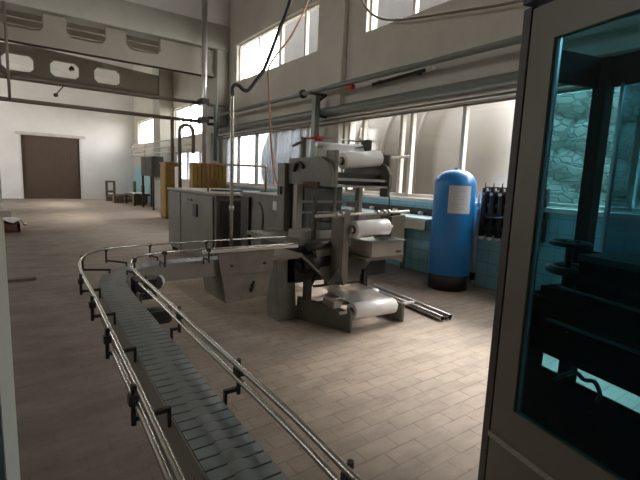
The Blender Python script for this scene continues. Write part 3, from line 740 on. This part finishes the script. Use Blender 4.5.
# long pipes across the hall
pipe('hall_pipe', 'brown pipe crossing the hall right under the nearer roof beam', [(x, 14.0, 3.93) for x in (LEFT, 0, 3, 6.0)], .055, 'pipe_brown', group='pipes crossing the hall')
pipe('hall_pipe', 'brown pipe crossing the hall below the other one, above the gate', [(x, 14.0, 3.35) for x in (LEFT, 0, 3, 5.2)], .055, 'pipe_brown', group='pipes crossing the hall')
pipe('hanger_rod', 'dark vertical rod joining the crossing pipes at the left edge', [(.07, 13.93, z) for z in (3.35, 4.2, 5.72)], .035, 'pipe_brown', 'rod')
pole = thing('steel_pole', 'tall bare metal pole from floor to ceiling before the roof beam', 'pole', (5.12, 13.6, 0))
MB().cyl((5.12, 13.6, 0), (5.12, 13.6, 8.58), .085, 20).build('pole', 'pole_metal', pole)
MB().cyl((5.12, 13.6, 0), (5.12, 13.6, .03), .2, 20).build('base_plate', 'pole_metal', pole)
for z in (3.36, 3.93): MB().box(5.0, 5.24, 13.5, 13.94, z-.09, z+.09).build('pipe_clamp', 'dark_metal', pole)
for z in (3.25, 3.45): MB().bar((5.2, 13.7, z), (5.6, 13.9, z+.05), .1, .08).build('strut', 'dark_metal', pole)
MB().cyl((5.5, 13.6, 2.1), (5.5, 13.6, 3.9), .07, 12).build('branch_pipe', 'pipe_green', pole)
pipe('hanging_pipe', 'dark straight pipe dropping from the crossing pipe to the grey box', [(4.22, 14.0, z) for z in (3.35, 2.8, 2.0)], .055, 'pipe_brown')
ar = [(4.42, 13.9, 0.0), (4.42, 13.9, 2.9)] + [(4.42+.22-.22*math.cos(a*PI/10), 13.9, 2.98+.2*math.sin(a*PI/10)) for a in range(11)] + [(4.86, 13.9, 2.9), (4.86, 13.9, 2.3)]
pipe('arched_pipe', 'dark pipe bent over like a walking stick behind the oven cabinet', ar, .055, 'pipe_brown')
# far wall-side rails
for k, z in enumerate((3.02, 2.76, 2.53)):
    pipe('service_pipe', ('topmost', 'middle', 'lowest')[k] + ' of three pale pipes along the far window wall', [(5.9, 27.7, z+.05), (5.42, 25.2, z+.04), (5.42, 20, z), (5.42, 15.3, z-.06)], .03, 'pipe_pale', group='pale pipes along the far window wall')
t = thing('pipe_bracket', 'pale wall bracket under the three pale pipes in the far corner', 'bracket', (5.8, 25.2, 2.4))
MB().box(6.02, 6.07, 25.12, 25.28, 2.4, 3.1).build('back_plate', 'pipe_pale', t)
for z in (3.02, 2.76, 2.53): MB().box(5.36, 6.02, 25.16, 25.24, z-.03, z+.005).build('arm', 'pipe_pale', t)
uc = catmull([(5.92, 7.15, 5.9), (5.92, 7.05, 5.3), (5.92, 6.85, 5.0), (5.92, 6.5, 4.75), (5.92, 6.0, 4.58), (5.92, 5.4, 4.47), (5.92, 4.5, 4.33), (5.92, 3.5, 4.19), (5.92, 1.0, 4.0), (5.92, -3, 3.9)], 6)
tag(MB().tube(uc, .022, 8).build('wall_cable', 'pipe_brown'), 'dark cable looping down from the upper window along the right wall', 'cable')
rl = thing('wall_rod', 'dark slanting rod with a pale tip on the wall between the pipes', 'rod', (6.0, 5.9, 3.4))
MB().cyl((6.03, 6.69, 3.58-.02), (6.03, 5.3, 3.60), .03, 12).build('rod', 'dark_metal', rl)
MB().cyl((6.03, 5.3, 3.60), (6.03, 5.12, 3.605), .042, 12).build('tip', 'plastic_white', rl)
for y in (5.5, 6.5): MB().box(6.02, 6.1, y-.03, y+.03, 3.55, 3.61).build('holder', 'dark_metal', rl)

# lamps on the roof beam
for x, z, lab in ((.95, 4.93, 'dark broken lamp bracket under the left of the roof beam'),):
    t = thing('lamp_bracket', lab, 'lamp', (2.12, 19.9, z))
    MB().bar((2.12, 20.18, 5.5), (2.12, 19.8, 5.6), .04, .04).build('arm', 'dark_metal', t)
    MB().lathe((2.12, 19.8, 5.46), (0, 0, 1), [(0, .10), (.08, .085), (.14, .03)], 14).build('shade', 'dark_metal', t)
t = thing('hanging_link', 'small dark hook hanging on the crossing pipe above the gate', 'hook', (1.5, 14.0, 3.3))
MB().bar((1.28, 14.0, 3.86), (1.1, 14.0, 3.62), .03, .03).build('link', 'dark_metal', t)
MB().cyl((1.08, 13.96, 3.60), (1.12, 14.04, 3.62), .05, 10).build('hook_end', 'dark_metal', t)

# ---------------------------------------------------------------- far end things
yc = thing('yellow_cabinet', 'tall mustard-yellow cabinet standing beyond the grey oven, left one', 'cabinet', (4.8, 15.9, 0), 'mustard-yellow cabinets')
MB().box(4.45, 5.02, 15.6, 16.3, .05, 1.98).build('body', 'yellow_paint', yc, bevel=.01)
MB().box(4.43, 5.04, 15.58, 16.32, 1.98, 2.02).build('top', 'yellow_paint', yc)
MB().box(4.44, 4.45, 15.66, 16.24, .12, 1.9).build('door', 'yellow_paint', yc)
MB().box(4.47, 5.0, 15.62, 16.28, 0, .05).build('plinth', 'dark_metal', yc)
yc = thing('yellow_cabinet', 'wide mustard-yellow cabinet with ribbed front next to the metal pole', 'cabinet', (5.1, 13.15, 0), 'mustard-yellow cabinets')
MB().box(4.52, 5.62, 13.0, 13.3, .05, 1.98).build('body', 'yellow_paint', yc, bevel=.01)
for k in range(8): MB().box(4.54+k*.134, 4.54+k*.134+.112, 12.97, 13.0, .1, 1.94).build('front_slat', 'yellow_paint', yc)
MB().box(4.55, 5.6, 13.02, 13.28, 0, .05).build('plinth', 'dark_metal', yc)
tag(MB().box(4.62, 4.66, 14.5, 15.1, 0.0, 1.86).build('white_board', 'plastic_white', bevel=.004), 'narrow white board standing between the two yellow cabinets', 'board')
bx = thing('control_cabinet', 'dark grey box raised on thin legs beside the yellow cabinet', 'cabinet', (5.2, 20.2, 0))
MB().box(4.98, 5.46, 19.4, 21.4, 1.48, 2.34).build('body', 'dark_metal', bx, bevel=.01)
MB().box(4.965, 4.98, 19.5, 20.4, 1.53, 2.29).build('door', 'dark_metal', bx)
MB().box(4.965, 4.98, 20.45, 21.3, 1.53, 2.29).build('door', 'dark_metal', bx)
for x in (5.03, 5.41):
    for y in (19.5, 21.3): MB().box(x-.04, x+.04, y-.04, y+.04, 0, 1.48).build('leg', 'dark_metal', bx)
# pallets and junk
def pallet(x, y, z, m='wood_dark', lab='', w=1.0, dpt=.9):
    t = thing('wooden_pallet', lab, 'pallet', (x, y, z), 'pallets by the far wall')
    for k in range(5): MB().box(x-w/2+k*w/5, x-w/2+(k+.75)*w/5, y-dpt/2, y+dpt/2, z+.11, z+.135).build('deck_board', m, t)
    for k in range(3): MB().box(x-w/2, x+w/2, y-dpt/2+k*(dpt-.1)/2, y-dpt/2+k*(dpt-.1)/2+.1, z, z+.11).build('bearer', m, t)
    return t
pallet(5.05, 25.4, 0, 'wood_dark', 'bottom pallet of the stack in the far corner')
pallet(5.05, 25.4, .135, 'wood_pale', 'pallet lying on the bottom one in the far corner')
pallet(5.1, 25.45, .27, 'wood_dark', 'topmost pallet of the stack in the far corner', .95)
t = thing('stool_frame', 'small dark open frame standing at the foot of the far wall', 'frame', (4.6, 27.2, 0))
for x in (4.40, 4.80): MB().box(x-.06, x+.06, 26.95, 27.05, 0, 1.0).build('upright', 'wood_dark', t)
MB().box(4.34, 4.86, 26.95, 27.05, 1.0, 1.1).build('top_bar', 'wood_dark', t)
MB().box(4.46, 4.74, 26.97, 27.03, .42, .54).build('cross_bar', 'wood_dark', t)
t = thing('worktable', 'low dark table with a white sheet near the grey box legs', 'table', (5.2, 21.6, 0))
MB().box(4.75, 5.9, 22.0, 24.0, .48, .54).build('tabletop', 'wood_dark', t)
for x in (4.82, 5.83):
    for y in (22.08, 23.92): MB().box(x-.04, x+.04, y-.04, y+.04, .135 if False else 0, .48).build('leg', 'dark_metal', t)
sh = MB().grid(lambda u, v: (4.78+.85*u+.02*math.sin(9*v), 22.1+1.5*v, .558 + .05*abs(math.sin(7*u+3*v))), 16, 16)
tag(sh.build('plastic_sheet', 'plastic_white', solid=.01), 'crumpled white sheet spread over the low dark table', 'sheet')
for k, (x, y, hgt) in enumerate(((5.3, 24.3, 1.15), (5.75, 24.4, .95))):
    tag(MB().cyl((x, y, 0), (x, y, hgt), .09, 12).build('gas_bottle', 'machine_grey', bevel=.02), ('taller' , 'shorter')[k] + ' grey gas bottle standing behind the low dark table', 'bottle', 'gas bottles behind the table')
for k, (x, y, s) in enumerate(((4.35, 25.9, .34), (4.62, 26.4, .42), (4.5, 24.4, .46), (5.25, 23.0, .56))):
    o = MB().box(x-s/2, x+s/2, y-s/2, y+s/2, 0, s*.8).build('wooden_crate', 'wood_dark', bevel=.01)
    tag(o, ('smaller dark crate on the floor before the small frame', 'larger dark crate on the floor close to the small frame', 'dark crate standing alone in front of the pallet stack', 'big dark crate pushed under the low table')[k], 'crate', 'crates by the far wall')

# left side of the hall
t = thing('crate', 'dark red crate under white plastic at the left edge of the floor', 'crate', (-.1, 13.2, 0))
b = MB().box(-.5, .12, 13.0, 13.05, .03, .22).box(-.5, .12, 13.55, 13.6, .03, .22).box(-.5, -.45, 13.0, 13.6, .03, .22).box(.07, .12, 13.0, 13.6, .03, .22).box(-.5, .12, 13.0, 13.6, 0, .05)
b.build('box', 'crate_red', t)
o = MB().grid(lambda u, v: (-.52+.78*u, 12.95+.7*v, .24+.1*abs(math.sin(5*u+2*v)) - (.12 if u > .9 else 0)), 14, 10).build('plastic_bag', 'plastic_white', solid=.01)
tag(o, 'crumpled white plastic heaped on the dark red crate', 'bag')
t = tag(MB().box(-.6, .22, 7.28, 7.42, 0, .035).build('plank', 'wood_dark'), 'short dark plank on the floor at the left edge', 'plank')

# blue-grey steel door leaf with white edge post right beside the camera
lp = thing('steel_door_leaf', 'white-edged blue-grey steel door leaf at the left edge', 'screen', (-.3, 1.2, 0))
MB().prism([(-.019, 1.215), (-.044, 1.15), (-.058, 1.16), (-.05, 1.235)], 'Z', 0, 1.68).build('edge_post', 'post_white', lp)
MB().box(-.70, -.046, 1.13, 1.148, .05, 1.64).build('panel', 'panel_blue_grey', lp)
MB().cyl((-.06, 1.11, 1.565), (-.06, 1.13, 1.565), .012, 12).build('knob', 'black_plastic', lp)
MB().box(-.03, -.004, 1.18, 1.2, 1.49, 1.505).build('latch', 'steel', lp)
MB().box(-.72, -.68, 1.18, 1.22, 0, 1.68).build('edge_post', 'post_white', lp)

# ---------------------------------------------------------------- glazed machine cabin on the right
AZ = math.radians(14.2)
dvec = Vector((math.sin(AZ), math.cos(AZ), 0)); nvec = Vector((math.cos(AZ), -math.sin(AZ), 0))
T = Matrix(((nvec.x, dvec.x, 0, 2.0), (nvec.y, dvec.y, 0, 1.19), (0, 0, 1, 0), (0, 0, 0, 1)))  # local x = depth, y = along the front (0 = far corner)
cb = thing('machine_cabin', 'olive-grey machine cabin with tinted glass door at the right edge', 'cabin', T @ Vector((.3, -.7, 0)))
D = .58; S = -1.75; ZT = 2.43
def C_(): return MB(T)
C_().box(0, .05, -.045, 0, 0, ZT).build('corner_post', 'cabin_dark', cb, bevel=.002)
C_().box(D-.06, D, -.075, 0, 0, 2.28).build('corner_post', 'seal_black', cb)
C_().box(0, .05, S, S+.05, 0, ZT).build('corner_post', 'cabin_dark', cb)
C_().box(D-.05, D, S, S+.05, 0, 2.28).build('corner_post', 'cabin_dark', cb)
C_().box(.012, .03, S, -.04, .32, ZT).box(.01, .03, -.056, -.044, 0, ZT) if False else None
C_().box(.02, .03, -.058, -.044, 0, ZT).build('door_seal', 'seal_black', cb)
# door: frame + pane
df = C_().box(0, .035, -.185, -.056, .335, 2.415).box(0, .035, -1.70, -1.57, .335, 2.415)
df.box(0, .035, -1.57, -.185, .335, .506).box(0, .035, -1.57, -.185, 2.257, 2.415)
df = df.build('door', 'cabin_frame', cb)
C_().box(.012, .018, -1.575, -.18, .50, 2.262).build('glass_pane', 'cabin_glass', df)
C_().box(.0175, .03, -.205, -.183, .506, 2.257).build('pane_strip', 'inner_aluminium', df)
C_().box(-.012, .03, -1.72, -.05, .30, .33).build('door_ledge', 'beige_metal', cb, bevel=.004)
C_().box(.004, .03, -1.72, -.05, .02, .30).build('kick_panel', 'cabin_frame', cb)
C_().box(-.03, .05, S-.02, -.02, 2.44, 2.62).build('header', 'cabin_navy', cb)
# far side and rear
C_().prism([(.05, 2.18), (D-.06, 2.12), (D-.06, 2.28), (.05, 2.33)], 'Y', -.03, -.005).build('side_rail', 'seal_black', cb) if False else C_().box(.05, D-.06, -.03, -.005, 2.13, 2.28).build('side_rail', 'seal_black', cb)
C_().box(.05, D-.06, -.03, -.005, .80, 1.06).box(.05, D-.06, -.03, -.005, 0, .36).build('side_panel', 'seal_black', cb)
C_().box(D-.03, D-.01, S+.05, -.06, 2.13, 2.28).build('rear_rail', 'seal_black', cb)
C_().box(D-.03, D-.015, S+.05, -.075, .93, 1.28).build('rear_panel', 'seal_black', cb)
rp = C_().box(.22, .235, S+.05, -.03, .04, .69).box(.22, .235, S+.05, -.03, .765, 1.05).box(.22, .235, -.125, -.03, .69, .765)
rp.build('inner_panel', 'seal_black', cb)
C_().box(D-.024, D-.018, S+.05, -.135, 1.28, 2.14).build('rear_pane', 'cabin_glass_dim', cb)
C_().box(D-.035, D-.01, -.145, -.13, 1.28, 2.14).build('pane_bead', 'inner_aluminium', cb)
C_().box(.04, D-.03, S+.04, -.04, .04, .08).build('base_tray', 'seal_black', cb)
# machinery inside
mc = C_().box(.26, .52, -1.5, -.24, .9, 1.27).build('machine_bed', 'seal_black', cb)
C_().box(.24, .53, -1.5, -.24, 1.27, 1.30).build('bed_top', 'dark_metal', mc)
C_().cyl((.12, -1.3, .98), (.12, -.22, .98), .008, 10).build('cross_shaft', 'dark_metal', cb)
C_().cyl((.16, -1.3, 1.12), (.16, -.22, 1.14), .008, 10).build('cross_shaft', 'dark_metal', cb)
def wheel(z, r, rr, y, x=.30, name='hand_wheel'):
    b = C_(); P = [(x + r*math.cos(2*PI*k/28), y + r*math.sin(2*PI*k/28), z) for k in range(29)]
    b.tube(P, rr, 8)
    w = b.build(name, 'black_plastic', cb)
    for k in range(3):
        a = k*2*PI/3 + .5
        C_().bar((x, y, z-.02), (x+r*math.cos(a), y+r*math.sin(a), z), .02, .014).build('spoke', 'dark_metal', w)
    C_().cyl((x, y, z-.22), (x, y, z+.015), .018, 12).build('hub', 'dark_metal', w)
wheel(1.335, .085, .013, -.15)
wheel(1.20, .10, .022, -.15, .33)
C_().box(.25, .45, -.30, -.05, .92, 1.10).build('gear_case', 'seal_black', cb)
C_().tube(catmull([(.215, -.22, .66), (.212, -.28, .715), (.212, -.33, .745), (.212, -.37, .73), (.212, -.42, .742), (.212, -.45, .70), (.215, -.44, .66)], 6), .010, 8).build('inner_cable', 'black_plastic', cb)
for (y, z) in ((-.26, .92), (-.42, .60), (-.9, .98)): C_().cyl((.21, y, z), (.22, y, z), .006, 8).build('stud', 'chrome', cb)

# ---------------------------------------------------------------- light
w = bpy.data.worlds.new('World'); scene.world = w; w.use_nodes = True
nt = w.node_tree; bg = nt.nodes['Background']
tc = nt.nodes.new('ShaderNodeTexCoord'); sp_ = nt.nodes.new('ShaderNodeSeparateXYZ'); nt.links.new(tc.outputs['Generated'], sp_.inputs[0])
mr = nt.nodes.new('ShaderNodeMapRange'); mr.inputs[1].default_value = -.1; mr.inputs[2].default_value = .6
nt.links.new(sp_.outputs[2], mr.inputs[0])
nt.links.new(mix(nt, mr.outputs[0], (1.0, .965, .915), (.94, .96, 1.0)), bg.inputs[0])
bg.inputs[1].default_value = 20.0

sd = bpy.data.lights.new('sun', 'SUN'); sd.energy = 9.0; sd.angle = math.radians(18); sd.color = (1, .93, .84)
so = bpy.data.objects.new('sun', sd); COL.objects.link(so)
so.rotation_euler = Vector((-2.5, -.8, -1.95)).to_track_quat('-Z', 'Y').to_euler()
scene.view_settings.view_transform = 'Standard'; scene.view_settings.look = 'None'
scene.view_settings.gamma = 1; scene.view_settings.use_curve_mapping = False
scene.view_settings.exposure = -0.12
cy = scene.cycles
cy.max_bounces = 10; cy.diffuse_bounces = 6; cy.glossy_bounces = 4; cy.transmission_bounces = 6; cy.transparent_max_bounces = 16
cy.sample_clamp_indirect = 8; cy.caustics_reflective = False; cy.caustics_refractive = False
cy.use_denoising = True
